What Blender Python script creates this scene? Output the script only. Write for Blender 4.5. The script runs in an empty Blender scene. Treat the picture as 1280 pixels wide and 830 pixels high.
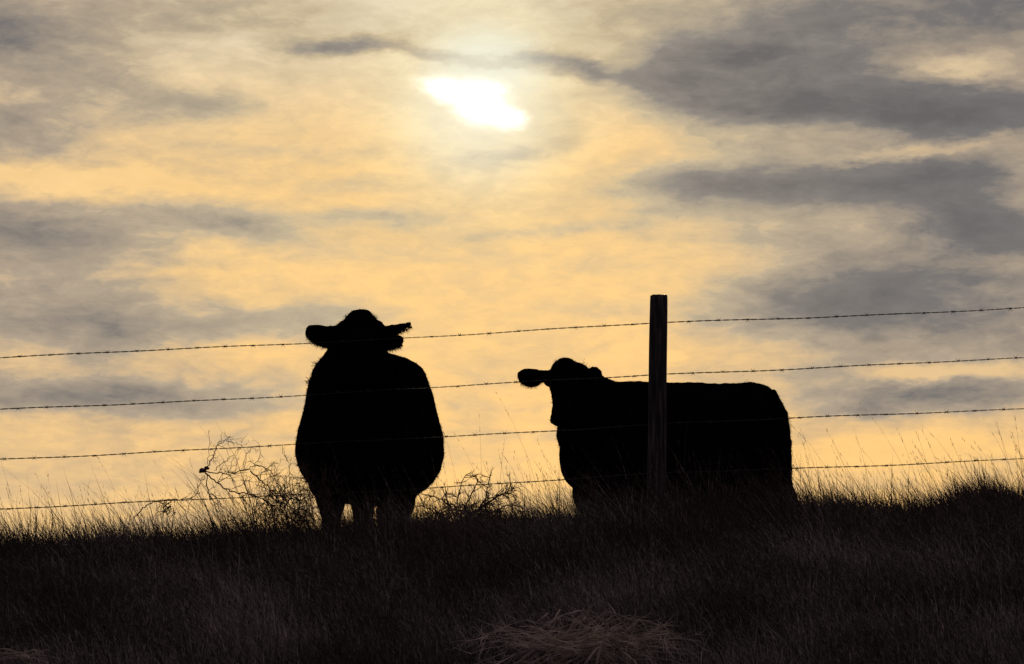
import bpy, bmesh, math, random
import numpy as np
from mathutils import Vector, Matrix, noise
random.seed(7); rng = np.random.default_rng(7)
S = bpy.context.scene; C = S.collection
F = 2887.0; TP = 385/2887.0
P = math.atan(TP); CP, SP = math.cos(P), math.sin(P)

def at(px, py, Y):
    u = (px-640)/F; v = (415-py)/F
    x, y, z = u, CP - v*SP, SP + v*CP
    k = Y/y
    return Vector((x*k, Y, z*k))
def skydir(px, py):
    d = at(px, py, 1.0).normalized()
    return math.degrees(math.atan2(d.x, d.y)), math.degrees(math.asin(d.z))
def lin(c):
    return tuple(((v/255)/12.92 if v/255 <= .04045 else ((v/255+.055)/1.055)**2.4) for v in c) + (1,)

# ------------------------------------------------------------- materials
def mat(name, c1, c2, scale=8, stretch=(1,1,1), rough=.85, spec=.2, bump=0.0, c3=None, bscale=None, fine=0):
    m = bpy.data.materials.new(name); m.use_nodes = True
    nt = m.node_tree; n = nt.nodes; L = nt.links.new
    b = n['Principled BSDF']; b.inputs['Roughness'].default_value = rough
    b.inputs['Specular IOR Level'].default_value = spec
    tc = n.new('ShaderNodeTexCoord'); mp = n.new('ShaderNodeMapping'); mp.inputs['Scale'].default_value = stretch
    L(tc.outputs['Object'], mp.inputs['Vector'])
    nz = n.new('ShaderNodeTexNoise'); nz.inputs['Scale'].default_value = scale; nz.inputs['Detail'].default_value = 6
    L(mp.outputs[0], nz.inputs['Vector'])
    r = n.new('ShaderNodeValToRGB'); e = r.color_ramp.elements
    e[0].position = .33; e[1].position = .67; e[0].color = (*c1, 1); e[1].color = (*c2, 1)
    if c3:
        k = e.new(.5); k.color = (*c3, 1)
    if fine:
        nf = n.new('ShaderNodeTexNoise'); nf.inputs['Scale'].default_value = fine; nf.inputs['Detail'].default_value = 2
        m3 = n.new('ShaderNodeMapping'); m3.inputs['Scale'].default_value = (1,1,.18); L(tc.outputs['Object'], m3.inputs['Vector']); L(m3.outputs[0], nf.inputs['Vector'])
        mx = n.new('ShaderNodeMix'); mx.inputs['Factor'].default_value = .55; L(nz.outputs['Fac'], mx.inputs['A']); L(nf.outputs['Fac'], mx.inputs['B'])
        L(mx.outputs['Result'], r.inputs['Fac']); e[0].position = .38; e[-1].position = .64
    else: L(nz.outputs['Fac'], r.inputs['Fac'])
    L(r.outputs[0], b.inputs['Base Color'])
    if bump:
        n2 = n.new('ShaderNodeTexNoise'); n2.inputs['Scale'].default_value = bscale or scale*3; n2.inputs['Detail'].default_value = 8
        L(mp.outputs[0], n2.inputs['Vector'])
        bp = n.new('ShaderNodeBump'); bp.inputs['Strength'].default_value = bump; bp.inputs['Distance'].default_value = .01
        L(n2.outputs['Fac'], bp.inputs['Height']); L(bp.outputs[0], b.inputs['Normal'])
    return m
M_soil = mat('soil_thatch', (.035,.026,.020), (.075,.058,.042), 3, bump=.8)
M_cow = mat('black_cow_coat', (.003,.0026,.0026), (.008,.006,.005), 9, rough=1.0, spec=0.0, bump=.4, bscale=60)
M_hair = mat('black_cow_hair', (.002,.002,.002), (.007,.005,.004), 9, rough=1.0, spec=0.0)
M_hoof = mat('hoof', (.015,.013,.012), (.03,.026,.022), 20, rough=.6)
M_wood = mat('weathered_post_wood', (.014,.012,.011), (.085,.075,.070), 9, (6,6,.5), rough=.9, bump=1.0, c3=(.030,.026,.024), bscale=22)
M_wire = mat('rusty_wire', (.010,.007,.006), (.028,.018,.013), 40, rough=.6, spec=.3)
M_twig = mat('dry_shrub_twig', (.035,.022,.018), (.10,.065,.048), 12)
M_tumble = mat('tumbleweed_twig', (.14,.115,.085), (.60,.50,.38), 14)
M_crest = mat('shaded_brown_crest_grass', (.014,.010,.008), (.13,.088,.055), 1.6, c3=(.040,.030,.020), fine=75)  # brown grass, with the shade along the crest put into its darker colour
M_grass = mat('dry_grass', (.018,.015,.012), (.42,.345,.305), 1.3, c3=(.065,.054,.040), fine=75)
M_tall = mat('dry_grass_stalk', (.06,.042,.028), (.17,.12,.07), 5)

# ------------------------------------------------------------- helpers
def link(name, me, m, parent=None, **props):
    o = bpy.data.objects.new(name, me); C.objects.link(o)
    if m and not me.materials: me.materials.append(m)
    if parent: o.parent = parent
    for k, v in props.items(): o[k] = v
    return o
def empty(name, loc, rz=0, **props):
    o = bpy.data.objects.new(name, None); C.objects.link(o); o.location = loc; o.rotation_euler = (0,0,rz)
    o.empty_display_size = .2
    for k, v in props.items(): o[k] = v
    return o
def tube(V, T, pts, radii, k=4):
    """tapered tube through pts, appended to vertex list V and face list T"""
    n = len(pts); base = len(V)
    t0 = (pts[1]-pts[0]).normalized()
    a = t0.orthogonal().normalized()
    for i, p in enumerate(pts):
        t = (pts[min(i+1,n-1)]-pts[max(i-1,0)])
        if t.length < 1e-9: t = t0.copy()
        t.normalize()
        a = (a - t*a.dot(t)); a.normalize(); b = t.cross(a)
        r = radii[i] if hasattr(radii,'__len__') else radii
        for j in range(k):
            th = 2*math.pi*j/k
            V.append(p + (a*math.cos(th)+b*math.sin(th))*r)
    for i in range(n-1):
        for j in range(k):
            q = base+i*k; T.append((q+j, q+(j+1)%k, q+k+(j+1)%k, q+k+j))
    T.append(tuple(base+j for j in reversed(range(k)))); T.append(tuple(base+(n-1)*k+j for j in range(k)))
def mesh_of(name, V, T, smooth=False):
    me = bpy.data.meshes.new(name); me.from_pydata([tuple(v) for v in V], [], T); me.update()
    if smooth: me.polygons.foreach_set('use_smooth', [True]*len(me.polygons))
    return me

# ------------------------------------------------------------- ground
PY = [-400,-2,0,4,6.5,8,10,12,13.3,14.2,15.5,18,30,100,400]
PZ = [-1.9,-1.7,-1.5,-.95,-.60,-.32,.02,.37,.55,.575,.50,.47,.45,.3,.2]
def h(x, y):
    x = np.asarray(x, float); y = np.asarray(y, float)
    z = np.zeros(np.broadcast(x, y).shape)
    for dy in (-.8,-.4,0,.4,.8): z = z + np.interp(y+dy, PY, PZ)/5
    near = np.exp(-((y-13)/5.5)**2)
    z = z + near*np.clip(x, -5, 5)*.044
    z = z + .15*np.exp(-((x-2.78)/.26)**2-((y-13.6)/.6)**2)
    z = z + .055*np.exp(-((x+.15)/.45)**2-((y-13.7)/.6)**2)
    z = z + .022*np.sin(x*2.3+y*1.1+.5)+.018*np.sin(x*4.1-y*2.7)+.02*np.sin(x*.9-y*1.9+2)
    return z
def hz(x, y): return float(h(x, y))
xs = np.concatenate([[-400,-150,-60,-30,-15], np.arange(-8,8.01,.1), [15,30,60,150,400]])
ys = np.concatenate([[-400,-100,-30,-8,-3], np.arange(0,20.01,.1), [22,26,34,60,120,250,400]])
X, Y_ = np.meshgrid(xs, ys); Z = h(X, Y_)
V = np.stack([X,Y_,Z],-1).reshape(-1,3); nx, ny = len(xs), len(ys)
ii = np.arange(nx-1)[None,:]+np.arange(ny-1)[:,None]*nx
Fq = np.stack([ii,ii+1,ii+1+nx,ii+nx],-1).reshape(-1,4)
me = bpy.data.meshes.new('ground'); me.from_pydata(V.tolist(), [], Fq.tolist())
me.polygons.foreach_set('use_smooth', [True]*len(me.polygons))
link('ground', me, M_soil, kind='structure')

# ------------------------------------------------------------- grass blades (numpy)
def blades(bx, by, hgt, lean, curl, wid, az, levels=3, z0=None):
    """bx,by base; lean = 2-vector tip offset / height; curl; returns verts, tris"""
    n = len(bx); bz = (h(bx, by) if z0 is None else z0)-.01
    ts = np.linspace(0, 1, levels+1)
    vs = []
    wx, wy = np.cos(az)*wid*.5, np.sin(az)*wid*.5
    for i, t in enumerate(ts):
        off = (t*.45+t*t*.55*curl)
        cx = bx+lean[0]*hgt*off; cy = by+lean[1]*hgt*off
        cz = bz+hgt*(t-.28*t*t*np.hypot(*lean)*curl)
        if i < levels:
            k = 1-.65*t
            vs.append(np.stack([cx-wx*k, cy-wy*k, cz], -1)); vs.append(np.stack([cx+wx*k, cy+wy*k, cz], -1))
        else: vs.append(np.stack([cx, cy, cz], -1))
    Vv = np.stack(vs, 1)
    m = 2*levels+1; tr = []
    for i in range(levels-1):
        a = 2*i; tr += [(a,a+1,a+3),(a,a+3,a+2)]
    a = 2*(levels-1); tr.append((a,a+1,a+2))
    tr = np.array(tr)
    T = (np.arange(n)[:,None,None]*m + tr[None]).reshape(-1,3)
    return Vv.reshape(-1,3), T
def tri_mesh(name, parts):
    off = 0; Vs=[]; Ts=[]
    for v, t in parts:
        Vs.append(v); Ts.append(t+off); off += len(v)
    V = np.concatenate(Vs).astype(np.float32); T = np.concatenate(Ts).astype(np.int32)
    me = bpy.data.meshes.new(name)
    me.vertices.add(len(V)); me.vertices.foreach_set('co', V.ravel())
    me.loops.add(T.size); me.loops.foreach_set('vertex_index', T.ravel())
    me.polygons.add(len(T)); me.polygons.foreach_set('loop_start', np.arange(0, T.size, 3, dtype=np.int32))
    me.update(calc_edges=True); me.validate()
    return me
def patch(x, y, s=1.0, ph=0):
    return (np.sin(x*1.7*s+1.3+ph)*np.sin(y*1.3*s+.4+ph)+np.sin(x*3.9*s-y*2.2*s+ph)*.6+np.sin(x*.8*s+y*3.1*s+2+ph)*.5)/2.1
def scatter(n, y0, y1, halfw0, margin):
    y = y0+(y1-y0)*rng.random(n)
    x = (rng.random(n)*2-1)*(y*halfw0+margin)
    return x, y
parts = []
def sward(n, y0, y1, hm, hs, wid, tuft=.07, margin=1.4, ph=0, levels=2, leanm=.42, gate=None):
    nt_ = n//14
    tx, ty = scatter(nt_, y0, y1, .222, margin)
    if gate is not None:
        k = rng.random(nt_) < gate(tx, ty); tx, ty = tx[k], ty[k]; nt_ = len(tx)
    th = hm*(1+.62*patch(tx, ty, 1.3, ph))*np.exp(rng.normal(0, .22, nt_))
    r = np.repeat(np.arange(nt_), 14); m = len(r)
    a = rng.random(m)*6.283; q = np.sqrt(rng.random(m))*tuft*(.5+rng.random(m))
    bx = tx[r]+np.cos(a)*q; by = ty[r]+np.sin(a)*q
    hg = th[r]*np.clip(1+rng.normal(0, hs, m), .25, 1.9)
    ldir = (rng.normal(-leanm, .30, m)+np.cos(a)*.18, rng.normal(-.05, .30, m)+np.sin(a)*.18)
    parts.append(blades(bx, by, hg, ldir, .6+rng.random(m)*.9, wid*(.6+.8*rng.random(m)), rng.normal(0, .6, m), levels))
sward(135000, 6.3, 14.2, .125, .35, .0045, leanm=.35)
sward(75000, 6.3, 12.8, .20, .30, .0040, ph=2, leanm=.42, tuft=.06)
sward(26000, 14.6, 18.5, .16, .30, .0055, margin=1.5, ph=1)
sward(40000, 2.0, 6.3, .14, .35, .0045, margin=2.4, ph=3)
# rank tufts that stand a little proud here and there
sward(16000, 12.9, 14.4, .27, .25, .0036, ph=4, tuft=.035, levels=3, gate=lambda x,y: np.clip(.35+.65*patch(x,y,2.0,1)+.5*np.exp(-((x-2.8)/.3)**2), .05, 1))
gfar = parts
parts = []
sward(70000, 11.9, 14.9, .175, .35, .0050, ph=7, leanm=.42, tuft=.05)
link('crest_grass', tri_mesh('crest_grass', parts), M_crest, kind='stuff', label='browner thicker grass along the top of the bank, colour darkened for shade', category='grass')
parts = gfar
g = link('grass', tri_mesh('grass', parts), M_grass, kind='stuff', label='dark dry tufted grass covering the whole bank', category='grass')

# tall seed stalks
parts = []
def stalks(n, y0, y1, hm, margin=1.2, wid=.0022, gate=None):
    x, y = scatter(n, y0, y1, .222, margin)
    if gate is not None:
        k = rng.random(n) < gate(x, y); x, y = x[k], y[k]; n = len(x)
    hg = hm*np.exp(rng.normal(0, .25, n)); ln = (rng.normal(-.33, .14, n), rng.normal(0, .15, n)); cu = .5+rng.random(n)*.7
    v, t = blades(x, y, hg, ln, cu, np.full(n, wid), rng.normal(0,.3,n), 4)
    parts.append((v, t))
    # feathery seed heads: short awns along the top fifth
    for j in range(7):
        tt = .80+.19*rng.random(n)
        off = tt*.45+tt*tt*.55*cu
        ex = x+ln[0]*hg*off; ey = y+ln[1]*hg*off
        ez = h(x, y)-.01+hg*(tt-.28*tt*tt*np.hypot(*ln)*cu)
        m = rng.random(n) < .8
        parts.append(blades(ex[m], ey[m], np.full(m.sum(), .024)*(.7+.6*rng.random(m.sum())), (ln[0][m]+rng.normal(0,.35,m.sum()), ln[1][m]+rng.normal(0,.3,m.sum())),
                            np.ones(m.sum()), np.full(m.sum(), .0024), rng.random(m.sum())*3, 2, ez[m]))
dens = lambda x, y: np.clip(.55+.6*patch(x, y, 1.1, 3), .08, 1)
stalks(1500, 12.8, 15.2, .36, gate=dens)
stalks(620, 13.2, 16.5, .50, gate=dens, wid=.0018)
stalks(90, 13.2, 14.6, .60, gate=lambda x,y: np.clip(.15+.8*(x>1.5), 0, 1), wid=.0022)
stalks(900, 7.0, 12.6, .27, wid=.0026)
stalks(260, 7.0, 10.5, .34, wid=.0034, gate=dens)
link('tall_grass', tri_mesh('tall_grass', parts), M_tall, kind='stuff', label='thin pale seed stalks rising above the crest of the bank', category='tall grass')

# ------------------------------------------------------------- fence post
FY = 13.75
def post():
    pb = at(818.5, 655, FY); pt = at(821.8, 369.5, FY)
    pb.z = hz(pb.x, FY)-.25; ax = (pt-at(818.5, 640, FY)).normalized()
    L_ = (pt.z-pb.z)/ax.z
    bm = bmesh.new(); K = 40; R = 46; rings = []
    for i in range(R+1):
        t = i/R; c = ax*(L_*t); ring = []
        for j in range(K):
            th = 2*math.pi*j/K
            r = .0545*(1.03-.05*t)
            r += .0022*noise.noise(Vector((math.cos(th)*1.2, math.sin(th)*1.2, t*3)))*2
            r += .0016*noise.noise(Vector((math.cos(th)*9, math.sin(th)*9, t*1.5)))
            for ca, w in ((4.35,.05),(5.2,.035),(2.5,.05),(.6,.04)):     # drying splits
                d = abs((th-ca-.12*math.sin(t*5+ca)+math.pi)%(2*math.pi)-math.pi)
                if d < w*1.6: r -= .007*(1-d/(w*1.6))*(.4+.6*math.sin(t*3.1+ca)**2)
            dz = .004*noise.noise(Vector((math.cos(th)*2, math.sin(th)*2, 9))) if i == R else 0
            if i == R-0: r *= .985
            ring.append(bm.verts.new(c+Vector((math.cos(th)*r, math.sin(th)*r, dz))))
        rings.append(ring)
    for i in range(R):
        for j in range(K): bm.faces.new((rings[i][j], rings[i][(j+1)%K], rings[i+1][(j+1)%K], rings[i+1][j]))
    top = [bm.verts.new(ax*(L_-.0005)+Vector((math.cos(2*math.pi*j/K)*.03, math.sin(2*math.pi*j/K)*.03, .001))) for j in range(K)]
    for j in range(K): bm.faces.new((rings[R][j], rings[R][(j+1)%K], top[(j+1)%K], top[j]))
    bm.faces.new(top); bm.faces.new(list(reversed(rings[0])))
    me = bpy.data.meshes.new('fence_post'); bm.to_mesh(me); bm.free()
    me.polygons.foreach_set('use_smooth', [True]*len(me.polygons))
    o = link('fence_post', me, M_wood, label='round weathered wooden fence post standing in front of the side-on cow', category='fence post')
    o.location = pb
post()

# ------------------------------------------------------------- barbed wires
WIRES = [(445.5,383,'topmost barbed wire, passing behind the ears of the facing cow and above the side-on cow'),
         (511,446,'second barbed wire from the top, level with the ears of the side-on cow'),
         (572.5,508.5,'third barbed wire from the top, crossing the top of the tall dry shrub'),
         (635,571,'lowest barbed wire, running just above the grass tips and through the dry shrub')]
def barb_mesh(v):
    V=[];T=[]; R=.0042
    pts=[]                                    # two turns of wire round the strand, ends sticking out as points
    for i in range(17):
        a = i/16*4*math.pi+v; pts.append(Vector(((i/16-.5)*.011, math.cos(a)*R, math.sin(a)*R)))
    tube(V,T,pts,.0018,4)
    for s, p in ((-1,pts[0]),(1,pts[-1])):
        for q in (1,-1):
            d = Vector((s*.45+random.uniform(-.2,.2), math.cos(v+q)*.5, q*1.0)).normalized()
            tube(V,T,[p*.5, p+d*.0165],[.0022,.0006],4)
    return mesh_of('barb', V, T)
BM_ = [barb_mesh(v) for v in (0,.9,2.1,3.3)]
for b in BM_: b.materials.append(M_wire)
for wi, (yl, yr, lab) in enumerate(WIRES):
    A = at(0, yl, FY+.065); B = at(1280, yr, FY+.065)
    d = (B-A); sl = d.z/d.x
    x0, x1 = -5.2, 5.4; N = int((x1-x0)/.006)
    xp = at(820, 400, FY).x
    def wp(x):
        z = A.z+(x-A.x)*sl
        s = x-xp; span = 5.4
        u = abs(s)/span; z -= .018*4*u*(1-u) if u < 1 else 0
        z += .0035*math.sin(x*2.1+wi*2)+.002*math.sin(x*6.3+wi)
        return Vector((x, FY+.066+.004*math.sin(x*1.7+wi), z+.008))
    V=[];T=[]
    for ph in (0, math.pi):
        pts=[]
        for i in range(N+1):
            x = x0+(x1-x0)*i/N; a = x/.055*math.pi+ph
            pts.append(wp(x)+Vector((0, math.cos(a)*.0021, math.sin(a)*.0021)))
        tube(V,T,pts,.0018,4)
    w = link('barbed_wire', mesh_of('barbed_wire', V, T), M_wire, label=lab, category='barbed wire', group='barbed wires strung along the fence')
    x = x0+random.uniform(.05,.17); k = 0
    while x < x1-.05:
        if abs(x-xp) > .05:
            o = link('barb', BM_[k%4], None, w); o.location = wp(x)
            o.rotation_euler = (random.uniform(0,6.28), -math.atan(sl), 0)
        k += 1; x += .176+random.uniform(-.008,.008)

# ------------------------------------------------------------- cows
def ringpts(c, r, u, a, b, prof=None, K=28):
    out=[]
    for j in range(K):
        th = 2*math.pi*j/K; cs, sn = math.cos(th), math.sin(th)
        if prof:
            t = (sn+1)/2; w = np.interp(t, prof[0], prof[1]); sg = 1 if cs >= 0 else -1
            out.append(c+r*(a*w*sg if abs(cs)>1e-6 else 0)+u*(b*sn))
        else: out.append(c+r*(a*cs)+u*(b*sn))
    return out
def loft(bm, secs, K=28, prof=None):
    """secs: (centre, right, up, a, b)"""
    rings=[[bm.verts.new(p) for p in ringpts(Vector(c),Vector(r),Vector(u),a,b,prof,K)] for c,r,u,a,b in secs]
    for i in range(len(rings)-1):
        for j in range(K): bm.faces.new((rings[i][j], rings[i][(j+1)%K], rings[i+1][(j+1)%K], rings[i+1][j]))
    bm.faces.new(list(reversed(rings[0]))); bm.faces.new(rings[-1])
def limb(bm, pts, K=16):
    """pts: (x,y,z, a(side), b(fore-aft))  vertical-ish limb"""
    secs=[]
    for i,(x,y,z,a,b) in enumerate(pts):
        secs.append(((x,y,z),(0,1,0),(1,0,0),a,b))
    loft(bm, secs, K)
def path(bm, pts, side, K=20):
    """generic loft along pts (Vector, a, b); side = direction of a"""
    secs=[]; n=len(pts)
    for i,(p,a,b) in enumerate(pts):
        t=(Vector(pts[min(i+1,n-1)][0])-Vector(pts[max(i-1,0)][0])).normalized()
        r=(Vector(side)-t*Vector(side).dot(t)).normalized(); u=t.cross(r)
        secs.append((p,r,u,a,b))
    loft(bm, secs, K)
PROF1 = ([0,.04,.115,.2,.33,.47,.61,.78,.90,.965,1],[.0,.48,.74,.90,1,.985,.90,.83,.735,.50,.0])
PROF = ([0,.04,.115,.2,.33,.47,.61,.78,.91,.98,1],[.0,.50,.78,.93,1,.98,.88,.77,.60,.30,.0])
def build_cow(name, spec, **props):
    """cow frame: +x forward, +y its left side, z up, origin on the ground"""
    bm = bmesh.new()
    secs=[((x,yo,(zt+zb)/2),(0,1,0),(0,0,1),w,(zt-zb)/2) for x,zt,zb,w,yo in spec['body']]
    loft(bm, secs, 44, spec.get('prof',PROF))
    for L_ in spec['legs']: limb(bm, L_)
    path(bm, spec['neck'], (0,1,0), 24)
    # head
    hp = Vector(spec['poll']); hd = Vector(spec['hdir']).normalized(); hs = Vector(spec['hside']).normalized()
    hs = (hs-hd*hs.dot(hd)).normalized(); hn = hs.cross(hd)   # hn: out of the forehead (or reverse)
    if hn.z < 0 and abs(hn.z) > .05 or (abs(hn.z) <= .05): pass
    if spec.get('flipn'): hn = -hn
    L0 = spec.get('hlen', .50)
    hsec=[(-.06,.040,.03,-.01),(-.03,.078,.065,-.01),(.03,.110,.10,-.02),(.11,.127,.125,-.035),(.20,.122,.125,-.045),(.28,.098,.112,-.045),(.36,.082,.092,-.04),
          (.43,.082,.082,-.035),(.48,.080,.074,-.03),(.515,.055,.05,-.03)]
    k = L0/.5
    loft(bm, [(hp+hd*(t*k)+hn*o, hs, hn, a*k, b*k) for t,a,b,o in hsec], 24)
    for s in (-1,1):   # brow / eye bulges
        c = hp+hd*.15*k+hs*s*.112*k+hn*.035
        r = bmesh.ops.create_icosphere(bm, subdivisions=2, radius=.032, matrix=Matrix.Translation(c))
        c = hp+hd*.475*k+hs*s*.045*k+hn*.012    # nostril wings
        bmesh.ops.create_icosphere(bm, subdivisions=2, radius=.03, matrix=Matrix.Translation(c))
    # ears: cupped leaf shapes
    tips=[]
    for root, tip, wdir, wid in spec['ears']:
        root, tip, wdir = Vector(root), Vector(tip), Vector(wdir)
        ed = (tip-root); t_ = ed.normalized(); wv=(wdir-t_*wdir.dot(t_)).normalized(); nv=t_.cross(wv)
        ss=[]
        for q,ww in spec['earp']:
            ss.append((root+ed*q - wv*(.18*wid*math.sin(max(q,0)*3.1)), wv, nv, wid*ww, .019 if q>0 else .035))
        loft(bm, ss, 16); tips.append((root,tip,wv,nv,wid))
    # tail
    if 'tail' in spec: path(bm, spec['tail'], (0,1,0), 12)
    for c, r, sc in spec.get('blobs', []):
        bmesh.ops.create_icosphere(bm, subdivisions=3, radius=r, matrix=Matrix.Translation(c)@Matrix.Diagonal((*sc,1)))
    bmesh.ops.recalc_face_normals(bm, faces=bm.faces)
    me = bpy.data.meshes.new(name); bm.to_mesh(me); bm.free()
    tmp = bpy.data.objects.new('tmp', me); C.objects.link(tmp)
    r = tmp.modifiers.new('r','REMESH'); r.mode='VOXEL'; r.voxel_size=.011; r.use_smooth_shade=True
    s = tmp.modifiers.new('s','SMOOTH'); s.factor=.5; s.iterations=spec.get('smooth',7)
    tx = bpy.data.textures.new('coat','CLOUDS'); tx.noise_scale=.045; tx.noise_depth=3
    dd = tmp.modifiers.new('d','DISPLACE'); dd.texture=tx; dd.strength=.014; dd.mid_level=.5
    tx2 = bpy.data.textures.new('bulk','CLOUDS'); tx2.noise_scale=.35
    d2 = tmp.modifiers.new('d2','DISPLACE'); d2.texture=tx2; d2.strength=.03; d2.mid_level=.5
    dg = bpy.context.evaluated_depsgraph_get(); me2 = bpy.data.meshes.new_from_object(tmp.evaluated_get(dg))
    bpy.data.objects.remove(tmp); bpy.data.meshes.remove(me)
    me2.materials.clear(); me2.name = name+'_body'
    root = empty(name, spec['loc'], spec['rz'], **props)
    body = link('body', me2, M_cow, root)
    # hair: short fuzz on the whole coat, tufts at poll and ear rims
    n = len(me2.vertices); co = np.empty(n*3); no = np.empty(n*3)
    me2.vertices.foreach_get('co', co); me2.vertices.foreach_get('normal', no) if hasattr(me2.vertices[0],'normal') else None
    co = co.reshape(-1,3); no = no.reshape(-1,3)
    HV=[];HT=[]
    def strand(p, d, ln, w=.0016, bend=None):
        q = Vector(d).normalized(); b = Vector(bend) if bend is not None else Vector((-.4,0,-.6))
        p = Vector(p); side = q.orthogonal().normalized()*w
        m_ = p+q*ln*.5+b*ln*.12; e = p+q*ln+b*ln*.5
        i=len(HV); HV.extend([p-side,p+side,m_+side*.6,m_-side*.6,e]); HT.extend([(i,i+1,i+2,i+3),(i+3,i+2,i+4)])
    idx = rng.choice(n, min(n, 15000), replace=False)
    for i in idx:
        patchy = noise.noise(Vector(co[i])*5)
        ln = .013+.012*max(0,patchy+.3)
        strand(co[i]-no[i]*.002, no[i]+rng.normal(0,.45,3), ln*random.uniform(.5,1.4), .0014)
    fr = Vector(spec['hdir'])
    for _ in range(900):       # curly forelock
        a = random.uniform(-1,1); b=random.uniform(-.7,.7)
        p = hp+hs*(a*.085)+hn*(b*.045-.01)-hd*(.045*(1-a*a)-.018)
        strand(p, -hd*1.0+hs*(a*.8+random.uniform(-.5,.5))+hn*random.uniform(-.6,.8), random.uniform(.012,.042), .0024, hs*random.uniform(-.8,.8)+hn*random.uniform(-.5,.8))
    for (r0,t0,wv,nv,wid) in tips:
        ed=t0-r0
        for _ in range(420):
            q=random.uniform(.12,1.0); s=random.choice((-1,-1,-1,1)); ww=wid*float(np.interp(q,[e_[0] for e_ in spec['earp']],[e_[1] for e_ in spec['earp']]))
            p=r0+ed*q - wv*(.18*wid*math.sin(q*3.1)) + wv*(s*ww*.80)
            down = 1.0 if s<0 else .4
            strand(p, wv*s+ed.normalized()*random.uniform(-.1,.9)+nv*random.uniform(-1,1), random.triangular(.004,.034,.006)*down, .0022, (random.uniform(-.5,.5),random.uniform(-.8,.8),-.7))
    for (c, rad, cnt, ln) in spec.get('tufts', []):
        for _ in range(cnt):
            p=Vector(c)+Vector(rng.normal(0,rad,3)); d=p-Vector(spec['tuftc'])
            strand(p, d.normalized()+Vector(rng.normal(0,.35,3)), ln*random.uniform(.5,1.3), .002)
    hm = mesh_of('hair', HV, HT)
    link('hair', hm, M_hair, root)
    # hooves
    for Lg in spec['legs']:
        x,y,z,a,b = Lg[-1]
        bmh=bmesh.new()
        for s in (-1,1):
            loft(bmh, [((x+.02,y+s*.026,.105),(0,1,0),(1,0,0),.028,.042),((x+.03,y+s*.028,.05),(0,1,0),(1,0,0),.032,.055),((x+.04,y+s*.028,.0),(0,1,0),(1,0,0),.034,.068)],12)
        bmesh.ops.recalc_face_normals(bmh, faces=bmh.faces)
        mh=bpy.data.meshes.new('hoof'); bmh.to_mesh(mh); bmh.free()
        link('hoof', mh, M_hoof, root)
    return root
def legs(fx, fy, rx, ry, bz, dx=(0,0,0,0), w=1.0):
    out=[]
    if not isinstance(fy,tuple): fy=(-fy,fy)
    if not isinstance(ry,tuple): ry=(-ry,ry)
    for k,s in enumerate((-1,1)):
        x=fx+dx[k]; y=fy[k]
        out.append([(x-.02,y*.95,bz+.35,.13,.17),(x-.01,y,bz+.14,.115,.135),(x,y,bz,.088,.10),(x+.01,y,.44,.068,.072),(x+.012,y,.38,.062,.064),(x+.0,y,.30,.046,.050),(x,y,.16,.040,.044),(x+.012,y,.09,.046,.054),(x+.02,y,.03,.048,.052)])
    for k,s in enumerate((-1,1)):
        x=rx+dx[k+2]; y=ry[k]
        out.append([(x+.08,y*.8,bz+.45,.15,.26),(x+.08,y*.92,bz+.22,.15,.22),(x+.05,y,bz+.06,.12,.16),(x-.04,y,.60,.085,.105),(x-.10,y,.50,.062,.078),(x-.11,y,.42,.052,.062),(x-.09,y,.30,.046,.048),(x-.06,y,.16,.042,.046),(x-.04,y,.09,.048,.054),(x-.03,y,.03,.048,.052)])
    return [[(x,y,z,a*(w if z<.7 else 1),b) for x,y,z,a,b in l] for l in out]

# --- cow looking straight at the camera
c1x, c1y = at(460, 600, 15.25).x, 15.25
g1 = hz(c1x, c1y)
H1 = at(460, 440, 15.25).z - g1            # height of the back
k1 = H1/1.33
body1 = [(.62,.98,.60,.10,0),(.58,1.10,.50,.22,0),(.48,1.24,.44,.335,0),(.30,1.31,.38,.40,0),(.10,1.33,.385,.465,0),(-.10,1.335,.375,.494,0),(-.30,1.335,.385,.492,0),
         (-.50,1.33,.42,.45,0),(-.68,1.32,.50,.38,0),(-.84,1.27,.60,.30,0),(-.93,1.18,.72,.20,0),(-.97,1.08,.82,.08,0)]
body1=[(a,b*k1,c*k1,d,e) for a,b,c,d,e in body1]
hx = .95
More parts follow.
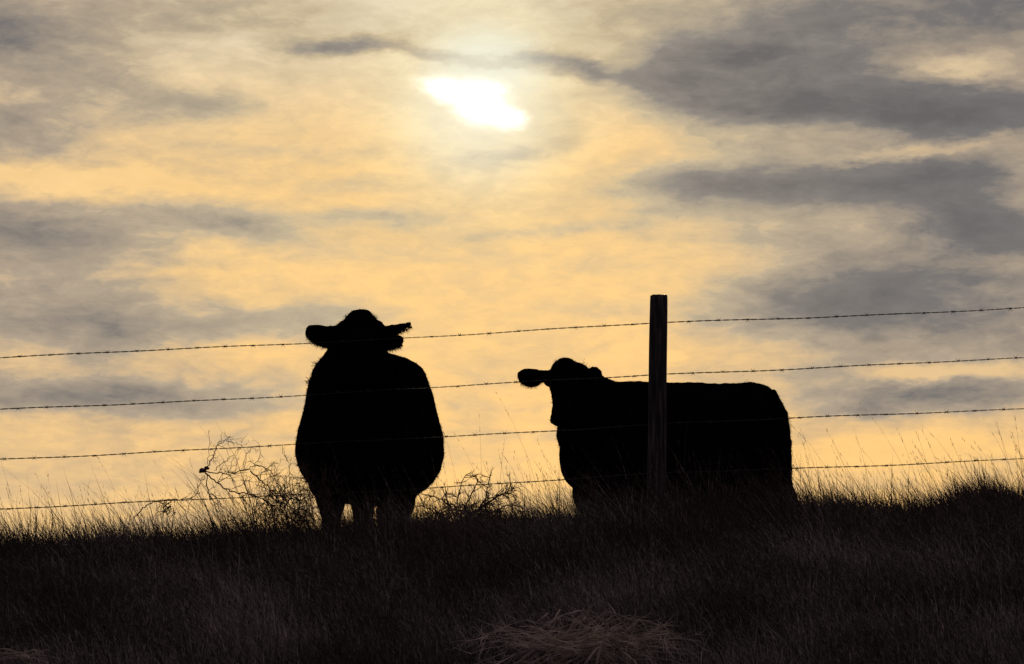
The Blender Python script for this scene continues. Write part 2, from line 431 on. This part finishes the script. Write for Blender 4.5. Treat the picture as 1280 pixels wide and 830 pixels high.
# image right is the cow's left (+y)
def c1(px, py, x):     # pixel -> cow frame at forward distance x
    q = at(px, py, c1y-x); return Vector((x, q.x-c1x, q.z-g1))
spec1 = dict(loc=(c1x,c1y,g1), rz=-math.pi/2, body=body1,
    legs=legs(.40,(-.212,.235),-.62,(-.075,.10),.48,(0,.03,.05,-.05),1.5),prof=PROF1,earp=((-.25,.85),(0,.98),(.2,1.0),(.4,.95),(.6,.86),(.78,.74),(.93,.56),(1.02,.32)),
    neck=[(c1(452,535,.30),.27,.30),(c1(449,500,.40),.30,.27),(c1(445,470,.52),.288,.22),(c1(447,448,.68),.20,.19),(c1(447,428,.80),.155,.16),(c1(447,412,.90),.125,.12)],
    poll=c1(451,400,.93), hdir=(.50,-.02,-.87), hside=(0,1,0.02), hlen=.52,
    ears=[(c1(423,421,.90), c1(384,413,.84), Vector((0,.10,1)), .080),
          (c1(468,417,.90), c1(514,405,.86), Vector((0,-.15,1)), .036),
          (c1(470,424,.90), c1(503,426,.92), Vector((0,-.2,1)), .062)],
    tail=[(Vector((-.92,.02,1.15)),.05,.05),(Vector((-1.02,.03,1.0)),.03,.03),(Vector((-1.03,.04,.6)),.02,.02),(Vector((-1.02,.04,.42)),.045,.045),(Vector((-1.01,.04,.25)),.015,.015)],
    blobs=[(c1(430,422,.88),.085,(1,.9,.9)),(c1(467,422,.88),.085,(1,.9,.9)),(c1(450,410,.90),.115,(.8,1.36,.66))],
    tufts=[(c1(400,458,.50),.018,200,.030),(c1(388,478,.35),.014,90,.022)], tuftc=c1(450,520,.3), poll_n=420)
build_cow('cow', spec1, label='black cow facing the camera head on with both ears held out', category='cow')

# --- cow side on, head to the left and turned to the camera
c2y = 16.7; c2x = at(852, 600, c2y).x; g2 = hz(c2x, c2y); rz2 = math.pi+math.radians(14)
H2 = at(852, 477.5, c2y).z-g2; k2=H2/1.33
def c2(px, py, fwd_off=0.0, dy=0.0):
    """pixel at world depth c2y+dy -> cow frame"""
    q = at(px, py, c2y+dy)-Vector((c2x,c2y,g2))
    ca, sa = math.cos(rz2), math.sin(rz2)
    return Vector((q.x*ca+q.y*sa, -q.x*sa+q.y*ca, q.z))
body2 = [(.73,1.10,.50,.10,0),(.69,1.20,.40,.20,0),(.60,1.28,.35,.30,0),(.46,1.325,.31,.36,0),(.25,1.325,.29,.41,0),(.0,1.325,.28,.43,0),(-.25,1.325,.28,.43,0),
         (-.42,1.33,.30,.41,0),(-.54,1.338,.34,.38,0),(-.63,1.325,.38,.34,0),(-.71,1.255,.42,.29,0),(-.765,1.17,.46,.23,0),(-.80,1.06,.52,.14,0)]
body2=[(a,b*k2,c*k2*.95,d,e) for a,b,c,d,e in body2]
spec2 = dict(loc=(c2x,c2y,g2), rz=rz2, body=body2,
    legs=legs(.60,.15,-.60,.18,.46,(0,.04,0.05,-.02),1.1),
    neck=[(c2(792,545,dy=0),.27,.40),(c2(765,532,dy=-.08),.22,.345),(c2(744,514,dy=-.2),.175,.27),(c2(728,497,dy=-.30),.14,.21),(c2(714,483,dy=-.38),.115,.15)],
    earp=((-.25,.40),(0,.42),(.2,.55),(.4,.90),(.6,1.04),(.78,.98),(.93,.70),(1.02,.38)),poll=c2(708,459,dy=-.42), hdir=c2(697,537,dy=-.64)-c2(707,459,dy=-.42), hside=c2(750,466,dy=-.30)-c2(660,470,dy=-.55), hlen=.48,
    ears=[(c2(686,468,dy=-.46), c2(648,471,dy=-.52), Vector((0,0,1)), .070),
          (c2(728,466,dy=-.34), c2(751,468,dy=-.20), Vector((0,0,1)), .066)],
    tail=[(Vector((-.68,0,1.28)),.06,.05),(Vector((-.79,.01,1.12)),.035,.035),(Vector((-.815,.01,.85)),.026,.026),(Vector((-.83,.02,.60)),.03,.03),(Vector((-.86,.02,.44)),.05,.05),(Vector((-.87,.02,.25)),.02,.02)],
    blobs=[(c2(719,570,dy=-.12),.12,(1,1,2.0)),(c2(716,543,dy=-.3),.125,(1,1,1.25)),(c2(732,615,dy=-.05),.10,(1,1,1.7)),(c2(726,478,dy=-.3),.11,(1,1,.9)),(c2(718,469,dy=-.38),.098,(1.2,1,1))],
    tufts=[(c2(732,461,dy=-.3),.018,60,.03),(c2(930,484,dy=0),.022,60,.016)], tuftc=c2(800,560), poll_n=420)
build_cow('cow', spec2, label='black cow standing side on behind the wooden post with its head turned left', category='cow')

# ------------------------------------------------------------- dry shrubs
def jitter(p, s): return p+Vector((random.gauss(0,s), random.gauss(0,s), random.gauss(0,s)))
def smoothpath(pts, n=5, s=.004):
    out=[]
    m=len(pts)
    for i in range(m-1):
        p0=pts[max(i-1,0)]; p1=pts[i]; p2=pts[i+1]; p3=pts[min(i+2,m-1)]
        for j in range(n):
            t=j/n
            q=.5*((2*p1)+(p2-p0)*t+(2*p0-5*p1+4*p2-p3)*t*t+(3*p1-p0-3*p2+p3)*t**3)
            out.append(jitter(q,s))
    out.append(pts[-1]); return out
def twig(V,T,p,d,ln,r,depth,br=3,curl=.24,dz=0.0,spread=.9):
    n=max(3,int(ln/.025)); pts=[p.copy()]; d=d.normalized()
    for i in range(n):
        d=(d+Vector((random.gauss(0,curl*.4),random.gauss(0,curl*.4),random.gauss(0,curl*.4)+dz))).normalized()
        pts.append(pts[-1]+d*ln/n)
    tube(V,T,pts,[r*(1-.65*i/n) for i in range(n+1)],3)
    if depth>0:
        for _ in range(br):
            i=random.randint(1,n); dd=(pts[i]-pts[i-1]).normalized()
            side=Vector((random.gauss(0,1),random.gauss(0,.6),random.gauss(0,1)))
            side=(side-dd*side.dot(dd)).normalized()
            twig(V,T,pts[i],dd+side*spread*random.uniform(.5,1.3),ln*random.uniform(.35,.7),r*.62,depth-1,br,curl,dz,spread)
def branch(V,T,px,Y,r,ydr=0,sub=8,subl=.12,depth=1,bias=(0,0,0)):
    pts=[at(a,b,Y+ydr*i/(len(px)-1)) for i,(a,b) in enumerate(px)]
    sp=smoothpath(pts,5,.0035); n=len(sp)
    r*=1.2; tube(V,T,sp,[r*(1-.6*i/n) for i in range(n)],4)
    for _ in range(sub):
        i=random.randint(2,n-1); dd=(sp[i]-sp[i-1]).normalized()
        side=Vector((random.gauss(0,1),random.gauss(0,.7),random.gauss(0,1)))+Vector(bias)
        twig(V,T,sp[i],dd*.8+side.normalized(),subl*random.uniform(.4,1.2),r*.5,depth,3)
def knot(V,T,c,r):
    b=bmesh.new(); bmesh.ops.create_icosphere(b,subdivisions=2,radius=r)
    for v in b.verts: v.co=Vector((v.co.x*1.3,v.co.y,v.co.z*.85))*(1+.5*noise.noise(v.co*60)); 
    base=len(V); V.extend([v.co+c for v in b.verts]); T.extend([tuple(base+v.index for v in f.verts) for f in b.faces]); b.free()
SY=13.62
V=[];T=[]
B=branch
B(V,T,[(256,590),(262,578),(268,567),(272,557),(282,550),(286,546)],SY,.0034,0,8,.07)
B(V,T,[(283,551),(292,553),(303,558)],SY,.0022,.03,3,.05)
B(V,T,[(283,549),(295,549),(305,548)],SY,.0012,.03,1,.04,0)
B(V,T,[(260,580),(261,565),(261,538)],SY,.002,0,5,.04)
B(V,T,[(277,553),(276,545),(277,541)],SY,.0014,0,1,.03,0)
B(V,T,[(257,590),(275,591),(290,592),(308,586),(322,582),(338,589),(350,608),(368,632)],SY,.0038,.1,16,.14)
B(V,T,[(268,588),(280,577),(292,568),(301,560),(303,556)],SY,.0018,.04,5,.06)
B(V,T,[(286,589),(292,575),(300,562)],SY,.0014,-.03,4,.05)
B(V,T,[(303,586),(307,572),(314,560),(320,558)],SY,.0018,.05,5,.06)
B(V,T,[(318,582),(324,572),(324,560),(322,553)],SY,.0018,.05,5,.05)
B(V,T,[(258,592),(270,602),(282,612),(296,616),(318,620),(345,634),(372,655)],SY,.0048,.05,18,.15)
B(V,T,[(258,592),(259,604),(260,616),(268,630),(276,656)],SY,.0034,.02,10,.09)
B(V,T,[(260,616),(268,620),(274,634)],SY,.003,-.02,6,.07)
B(V,T,[(312,588),(326,600),(338,612),(352,616),(372,626),(392,612)],SY,.0035,.1,16,.13)
B(V,T,[(290,612),(312,600),(330,590)],SY,.0022,.02,7,.08)
B(V,T,[(300,600),(320,603),(336,606)],SY,.002,.05,6,.08)
B(V,T,[(168,648),(178,636),(192,628),(215,625),(240,622),(250,608),(256,594)],SY,.0032,0,14,.07)
B(V,T,[(215,626),(205,634),(203,646)],SY,.003,0,6,.05)
B(V,T,[(240,622),(236,634),(232,652)],SY,.0018,.02,4,.06)
B(V,T,[(222,628),(232,640),(234,655)],SY,.002,.02,5,.07)
B(V,T,[(372,656),(366,630),(362,600),(361,580),(353,566)],SY+.05,.0024,0,10,.07)
B(V,T,[(392,656),(388,625),(384,600),(376,588)],SY+.1,.003,-.1,14,.09)
B(V,T,[(340,660),(352,636),(370,618),(392,606)],SY+.08,.003,.02,14,.12)
B(V,T,[(330,662),(345,640),(365,612),(385,590)],SY+.12,.0028,.0,12,.10)
B(V,T,[(350,612),(345,590),(342,578)],SY,.0018,.0,5,.06)
B(V,T,[(300,660),(318,640),(340,622),(365,605)],SY,.0026,.0,14,.12)
for _ in range(150):
    px=random.triangular(285,402,375); py=random.uniform(618,662)
    twig(V,T,at(px,py,SY+random.uniform(-.15,.25)),Vector((random.gauss(-.1,.6),random.gauss(0,.4),random.gauss(.6,.4))),random.uniform(.06,.17),.0027,1,3)
for _ in range(50):
    px=random.uniform(372,425); py=random.uniform(590,655)
    twig(V,T,at(px,py,SY+random.uniform(-.1,.05)),Vector((random.gauss(-.2,.6),random.gauss(0,.4),random.gauss(.5,.5))),random.uniform(.05,.14),.0020,1,3)
knot(V,T,at(253.5,588,SY),.017); knot(V,T,at(258,585,SY),.013); knot(V,T,at(250,590,SY),.008)
for _ in range(26): twig(V,T,at(random.gauss(210,4),random.gauss(632,4),SY),Vector((random.gauss(-.6,.5),random.gauss(0,.3),random.gauss(-.7,.5))),.04,.003,1,2)
link('dry_shrub', mesh_of('dry_shrub', V, T), M_twig, label='tall bare twiggy shrub leaning through the wires left of the facing cow', category='shrub', group='bare shrubs by the fence')
V=[];T=[]; SY=14.15
for px in ([(572,662),(566,640),(560,628),(557,615)],[(575,660),(582,635),(588,620),(598,600)],[(578,658),(592,640),(604,628),(612,597)],
           [(580,655),(598,638),(615,624),(636,616)],[(584,650),(605,628),(622,620),(640,612)],[(570,660),(552,645),(535,636),(526,632)],
           [(572,655),(560,632),(545,622),(530,618)],[(575,655),(572,630),(575,612),(582,594)],[(590,650),(615,640),(634,632),(650,632)],
           [(600,634),(612,627),(625,619),(636,616)],[(565,660),(545,652),(525,648)]):
    B(V,T,px,SY+random.uniform(-.1,.1),.0056,random.uniform(-.1,.1),16,.075)
for _ in range(230):
    px=random.triangular(522,650,590); top=628+abs(px-590)*.25; py=random.uniform(top,662)
    twig(V,T,at(px,py,SY+random.uniform(-.2,.2)),Vector((random.gauss(.1,.9),random.gauss(0,.4),random.gauss(.35,.4))),random.uniform(.04,.11),.0032,1,3)
link('dry_shrub', mesh_of('dry_shrub', V, T), M_twig, label='low bare twiggy shrub in the gap between the two cows', category='shrub', group='bare shrubs by the fence')

# ------------------------------------------------------------- tumbleweeds lower on the bank
def tumble(name, cpx, cpy, Y, wid, hgt, n, lab, cat, seed, stem=True):
    random.seed(seed); V=[];T=[]; c=at(cpx,cpy,Y)
    for _ in range(n):
        a=random.gauss(0,1); s=random.choice((-1,1))
        p=c+Vector((random.gauss(0,.10),random.gauss(0,.08),random.gauss(0,.02)))*wid/.66
        d=Vector((s*random.uniform(.5,1.2),random.gauss(0,.5),random.gauss(.22,.22)))
        ln=wid*.5*random.uniform(.45,1.1)
        m=8; pts=[p]; dd=d.normalized()
        for i in range(m):
            dd=(dd+Vector((random.gauss(0,.14),random.gauss(0,.14),random.gauss(-.055,.10)))).normalized(); q=pts[-1]+dd*ln/m
            top=c.z+hgt*max(.15,(1-(abs(q.x-c.x)/(wid*.6))**2))
            if q.z>top: q.z=top; dd.z=-abs(dd.z)*.3
            pts.append(q)
        r=random.uniform(.0014,.0030); tube(V,T,pts,[r*(1-.6*i/m) for i in range(m+1)],3)
        for _k in range(3):
            i=random.randint(2,m); twig(V,T,pts[i],dd+Vector((random.gauss(0,.7),random.gauss(0,.5),random.gauss(.1,.6))),ln*random.uniform(.15,.35),r*.6,1,2)
    if stem:
        for px,r in (([(744,840),(750,812),(756,800),(757,790),(761,778),(763,774)],.0045),([(752,808),(744,814),(733,828),(726,840)],.004),
                     ([(700,762),(694,772),(686,784)],.0035),([(757,800),(775,812),(790,824),(800,838)],.003),([(756,780),(756,768)],.0025)):
            tube(V,T,smoothpath([at(a,b,Y-.25) for a,b in px],4,.0015),r,5)
    link(name, mesh_of(name,V,T), M_tumble, label=lab, category=cat)
tumble('tumbleweed',728,806,8.2,.66,.12,180,'pale flattened tumbleweed lying in the grass at the bottom centre','tumbleweed',3)
tumble('dead_brush',20,822,8.2,.28,.06,28,'pale dead brush tangle in the grass at the bottom left corner','brush',5,False)

# ------------------------------------------------------------- sky
W = bpy.data.worlds.new('World'); S.world = W; W.use_nodes = True
nt = W.node_tree; N_ = nt.nodes; N_.clear(); L = nt.links.new
def val(x, sock):
    if isinstance(x,(int,float)): sock.default_value = x
    elif isinstance(x,tuple): sock.default_value = x
    else: L(x, sock)
def mt(op,a,b=0.0,c=0.0,clamp=False):
    n=N_.new('ShaderNodeMath'); n.operation=op; n.use_clamp=clamp
    val(a,n.inputs[0]); val(b,n.inputs[1]); val(c,n.inputs[2]); return n.outputs[0]
def vm(op,a,b=(0,0,0),out=0):
    n=N_.new('ShaderNodeVectorMath'); n.operation=op; val(a,n.inputs[0]); 
    if op!='LENGTH': val(b,n.inputs[1])
    return n.outputs['Value' if op in('LENGTH','DOT_PRODUCT') else 'Vector']
def mr(x,a,b,c,d,typ='SMOOTHSTEP'):
    n=N_.new('ShaderNodeMapRange'); n.interpolation_type=typ; n.clamp=True
    val(x,n.inputs['Value']); 
    for k,v in zip(('From Min','From Max','To Min','To Max'),(a,b,c,d)): n.inputs[k].default_value=v
    return n.outputs['Result']
def mix(f,a,b,mode='MIX'):
    n=N_.new('ShaderNodeMix'); n.data_type='RGBA'; n.blend_type=mode; n.clamp_factor=True
    val(f,n.inputs['Factor']); val(a,n.inputs['A'] if False else n.inputs[6]); val(b,n.inputs[7]); return n.outputs[2]
def nz(vec,scale,detail=5,rough=.55,dist=0.0,lac=2.0,color=False):
    n=N_.new('ShaderNodeTexNoise'); L(vec,n.inputs['Vector']); n.inputs['Scale'].default_value=scale
    n.inputs['Detail'].default_value=detail; n.inputs['Roughness'].default_value=rough; n.inputs['Distortion'].default_value=dist
    return n.outputs['Color' if color else 'Fac']
D = N_.new('ShaderNodeTexCoord').outputs['Generated']
sx=N_.new('ShaderNodeSeparateXYZ'); L(D,sx.inputs[0]); Dx,Dy,Dz=sx.outputs
az=mt('MULTIPLY',mt('ARCTAN2',Dx,Dy),57.2958); el=mt('MULTIPLY',mt('ARCSINE',Dz),57.2958)
cb=N_.new('ShaderNodeCombineXYZ'); L(az,cb.inputs[0]); L(el,cb.inputs[1]); Pd=cb.outputs[0]
Q=vm('MULTIPLY',D,(57.3,57.3,57.3*2.6))            # stretched so cloud detail runs in flat streaks
rot=N_.new('ShaderNodeVectorRotate'); rot.rotation_type='Y_AXIS'; L(Q,rot.inputs['Vector']); rot.inputs['Angle'].default_value=math.radians(-9)
Q=rot.outputs[0]
w1=vm('MULTIPLY',vm('SUBTRACT',nz(Q,.22,4,.55,color=True),(.5,.5,.5)),(3.2,1.0,0.0))
w2=vm('MULTIPLY',vm('SUBTRACT',nz(Q,.9,5,.6,color=True),(.5,.5,.5)),(1.3,.50,0.0))
w3=vm('MULTIPLY',vm('SUBTRACT',nz(Q,3.2,4,.6,color=True),(.5,.5,.5)),(.45,.17,0.0))
Pw=vm('ADD',vm('ADD',Pd,w1),vm('ADD',w2,w3))
Ps=vm('ADD',Pd,vm('ADD',vm('MULTIPLY',w2,(.55,.5,0)),w3))
def blob(cx,cy,rx,ry,amp,rotdeg=0,src=None,inner=0.0):
    a,e=skydir(cx,cy)
    m=N_.new('ShaderNodeMapping'); m.vector_type='TEXTURE'
    m.inputs['Location'].default_value=(a,e,0); m.inputs['Rotation'].default_value=(0,0,math.radians(-rotdeg)); m.inputs['Scale'].default_value=(rx*1.12/50.4,ry*1.15/50.4,1)
    L(src or Pw,m.inputs['Vector'])
    return mr(vm('LENGTH',m.outputs[0]),1.0,inner,0.0,amp)
BL=[ # cx, cy, rx, ry, amp, rot(+ = down to the right)
 (60,20,330,60,.30,0),(300,15,230,40,.22,0),(1050,15,420,75,.42,0),(1240,30,120,110,.12,0),
 (40,62,190,48,.34,14),(30,150,190,75,.34,0),(180,120,150,40,.16,20),(255,128,90,32,.30,0),
 (390,57,85,20,.62,0),(470,56,95,17,.50,-2),(560,72,120,11,.40,8),(720,83,130,19,.58,9),(640,75,60,10,.30,0),
 (860,80,150,50,.34,-8),(1000,72,190,55,.34,4),(900,130,210,45,.50,4),(1060,128,260,58,.50,6),(1200,140,220,46,.42,5),(840,60,90,30,.15,0),(880,85,150,45,.22,-6),(1010,95,180,50,.18,4),(1100,150,200,26,.18,4),
 (930,100,120,22,-.14,10),(1205,80,75,30,-.38,0),(1090,45,100,16,-.10,0),
 (930,185,150,20,.14,0),(1010,228,300,50,.48,0),(900,232,110,36,.28,0),(1160,222,190,34,.36,-3),(1215,272,150,62,.58,4),(1130,190,190,11,-.25,-6),
 (1170,350,330,110,.34,0),(1040,390,260,48,.42,-4),(960,370,120,30,.16,0),(1260,400,150,60,.16,0),(1180,468,200,18,-.42,0),(1150,497,260,26,.48,0),(1040,470,100,30,.16,0),(960,290,140,40,.14,0),
 (1240,325,110,14,-.20,0),
 (90,285,260,55,.42,0),(290,272,150,32,.36,3),(470,272,120,22,.28,3),(340,300,150,28,.18,8),(40,370,210,95,.36,0),(290,400,260,34,.36,0),(420,385,120,22,.12,0),
 (120,420,220,38,.20,0),(180,492,320,36,.42,0),(60,475,200,40,.18,0),(210,345,160,12,-.14,-3),(240,440,160,14,-.10,0),
 (620,196,120,18,.26,-8),(700,285,190,15,.20,-4),(440,226,90,12,.10,0),(350,190,200,14,.12,0),(560,320,220,14,.08,0),(830,250,90,60,.12,0),(700,330,160,18,.08,0),(780,390,120,20,.10,0),
 (80,225,300,26,-.22,0),(1000,560,420,26,-.10,0),(720,545,200,10,.10,-3),(620,515,120,9,.08,0),(300,545,200,10,.10,0)]
acc=None
for b in BL:
    o=blob(*b); acc=o if acc is None else mt('ADD',acc,o)
nb=nz(Q,.16,3,.5); nm=nz(vm('ADD',Q,w1),.42,6,.58,.3); nf=nz(vm('ADD',Q,w2),1.5,7,.62,.4); nff=nz(vm('ADD',Q,w3),5.0,5,.6,.3)
inph=mr(mt('ABSOLUTE',az),13,20,0,1)               # beyond the studied part of the sky: broken cloud from noise alone
acc=mt('ADD',mt('MULTIPLY',acc,1.36),mt('MULTIPLY',mr(mt('SUBTRACT',az,mt('MULTIPLY',mt('SUBTRACT',9.0,el),.35)),1.5,10,0,.30),mr(el,4.4,6.5,0,1)))
acc=mt('ADD',acc,mt('MULTIPLY',inph,mr(nb,.35,.65,0,.9)))
dn=mt('ADD',mt('MULTIPLY',mt('SUBTRACT',nm,.5),1.15),mt('ADD',mt('MULTIPLY',mt('SUBTRACT',nf,.5),.50),mt('MULTIPLY',mt('SUBTRACT',nff,.5),.11)))
dn=mt('MULTIPLY',dn,mt('ADD',.62,mt('MULTIPLY',acc,.35)))
dens_=mt('ADD',mt('ADD',acc,dn),mr(az,-9,-3,.13,.08))
# lit colour of thin cloud by elevation and distance from the sun
SUNPX=(600,128); sa,se=skydir(*SUNPX)
sv=Vector((math.sin(math.radians(sa))*math.cos(math.radians(se)),math.cos(math.radians(sa))*math.cos(math.radians(se)),math.sin(math.radians(se))))
ang=mt('MULTIPLY',mt('ARCCOSINE',vm('DOT_PRODUCT',D,tuple(sv))),57.2958)
warm=mix(mr(el,4,11,0,1),lin((253,202,126)),lin((251,206,136)))
warm=mix(mr(el,11.5,15.5,0,1),warm,lin((226,211,180)))
side=mr(mt('SUBTRACT',az,mt('MULTIPLY',el,0)),-13,-4,1,0)
warm=mix(mt('MULTIPLY',side,.25),warm,lin((232,205,160)))
warm=mix(mt('MULTIPLY',mr(az,3.5,11,0,.6),mr(el,4.6,6.5,0,1)),warm,lin((208,184,148)))
warm=mix(mr(ang,0.3,4.2,.75,0),warm,lin((255,240,190)))
grey=mix(mr(ang,2,13,0,1),lin((150,142,132)),lin((113,110,110)))
grey=mix(mr(dens_,.95,1.6,0,.8,'LINEAR'),grey,lin((88,87,91)))
mid=mix(mr(ang,2,13,0,1),lin((205,186,150)),lin((178,160,138)))
col=mix(mr(dens_,0,.45,0,1,'LINEAR'),warm,mid)
col=mix(mr(dens_,.40,.98,0,1,'LINEAR'),col,grey)
lum=mr(mt('ADD',mt('MULTIPLY',nf,.5),mt('MULTIPLY',nm,.5)),.3,.7,1.07,.93,'LINEAR')
sc=N_.new('ShaderNodeVectorMath'); sc.operation='SCALE'; L(col,sc.inputs[0]); L(lum,sc.inputs['Scale']); col=sc.outputs[0]
# pale halo over the sun, and the sun burning through
halo=blob(610,80,90,55,.75,0,Ps)
col=mix(mt('MULTIPLY',halo,mr(dens_,.1,.7,1,.35)),col,lin((226,238,226)))
sun=mt('MAXIMUM',blob(601,129,56,38,1.0,12,Ps,.0),blob(566,114,60,25,.9,10,Ps,.0))
sun=mt('MAXIMUM',sun,blob(628,145,46,23,.8,10,Ps,.0))
halo2=mt('MULTIPLY',mr(ang,.3,2.7,1,0),.60)
col=mix(halo2,col,lin((255,250,225)))
# light fades away from the sun, mauve-grey behind the camera
fall=mr(ang,17,60,1,.0)
back=mix(mr(nb,.35,.65,0,1),(.120,.098,.128,1),(.195,.162,.198,1))
col=mix(fall,back,col)
vsun=N_.new('ShaderNodeVectorMath'); vsun.operation='SCALE'; vsun.inputs[0].default_value=(1.6,1.55,1.5); L(mt('POWER',sun,1.6),vsun.inputs['Scale'])
col=vm('ADD',col,vsun.outputs[0])
col=mix(mr(el,-3,-.5,1,0),col,(.03,.025,.02,1))
bg1=N_.new('ShaderNodeBackground'); L(col,bg1.inputs['Color']); bg1.inputs['Strength'].default_value=1.0
sky=N_.new('ShaderNodeTexSky'); sky.sky_type='NISHITA'; sky.sun_disc=False; sky.sun_elevation=math.radians(se); sky.sun_rotation=math.radians(sa)
bg2=N_.new('ShaderNodeBackground'); L(sky.outputs[0],bg2.inputs['Color']); bg2.inputs['Strength'].default_value=.05
ms=N_.new('ShaderNodeMixShader'); ms.inputs[0].default_value=.97; L(bg2.outputs[0],ms.inputs[1]); L(bg1.outputs[0],ms.inputs[2])
ow=N_.new('ShaderNodeOutputWorld'); L(ms.outputs[0],ow.inputs['Surface'])
W.cycles.sampling_method='MANUAL'; W.cycles.sample_map_resolution=512

sl=bpy.data.lights.new('sun','SUN'); sl.energy=.6; sl.angle=math.radians(10); sl.color=(1,.86,.66)
so=bpy.data.objects.new('sun',sl); C.objects.link(so); so.rotation_euler=(-sv).to_track_quat('-Z','Y').to_euler()

cam=bpy.data.cameras.new('camera'); cam.sensor_width=36; cam.lens=F/1280*36; cam.clip_start=.05; cam.clip_end=2000
co_=bpy.data.objects.new('camera',cam); C.objects.link(co_); co_.rotation_euler=(math.pi/2+P,0,0); S.camera=co_
S.render.engine='CYCLES'; S.view_settings.view_transform='Standard'; S.view_settings.look='None'
S.view_settings.exposure=0; S.view_settings.gamma=1; S.view_settings.use_curve_mapping=False
S.render.resolution_x=1024; S.render.resolution_y=664
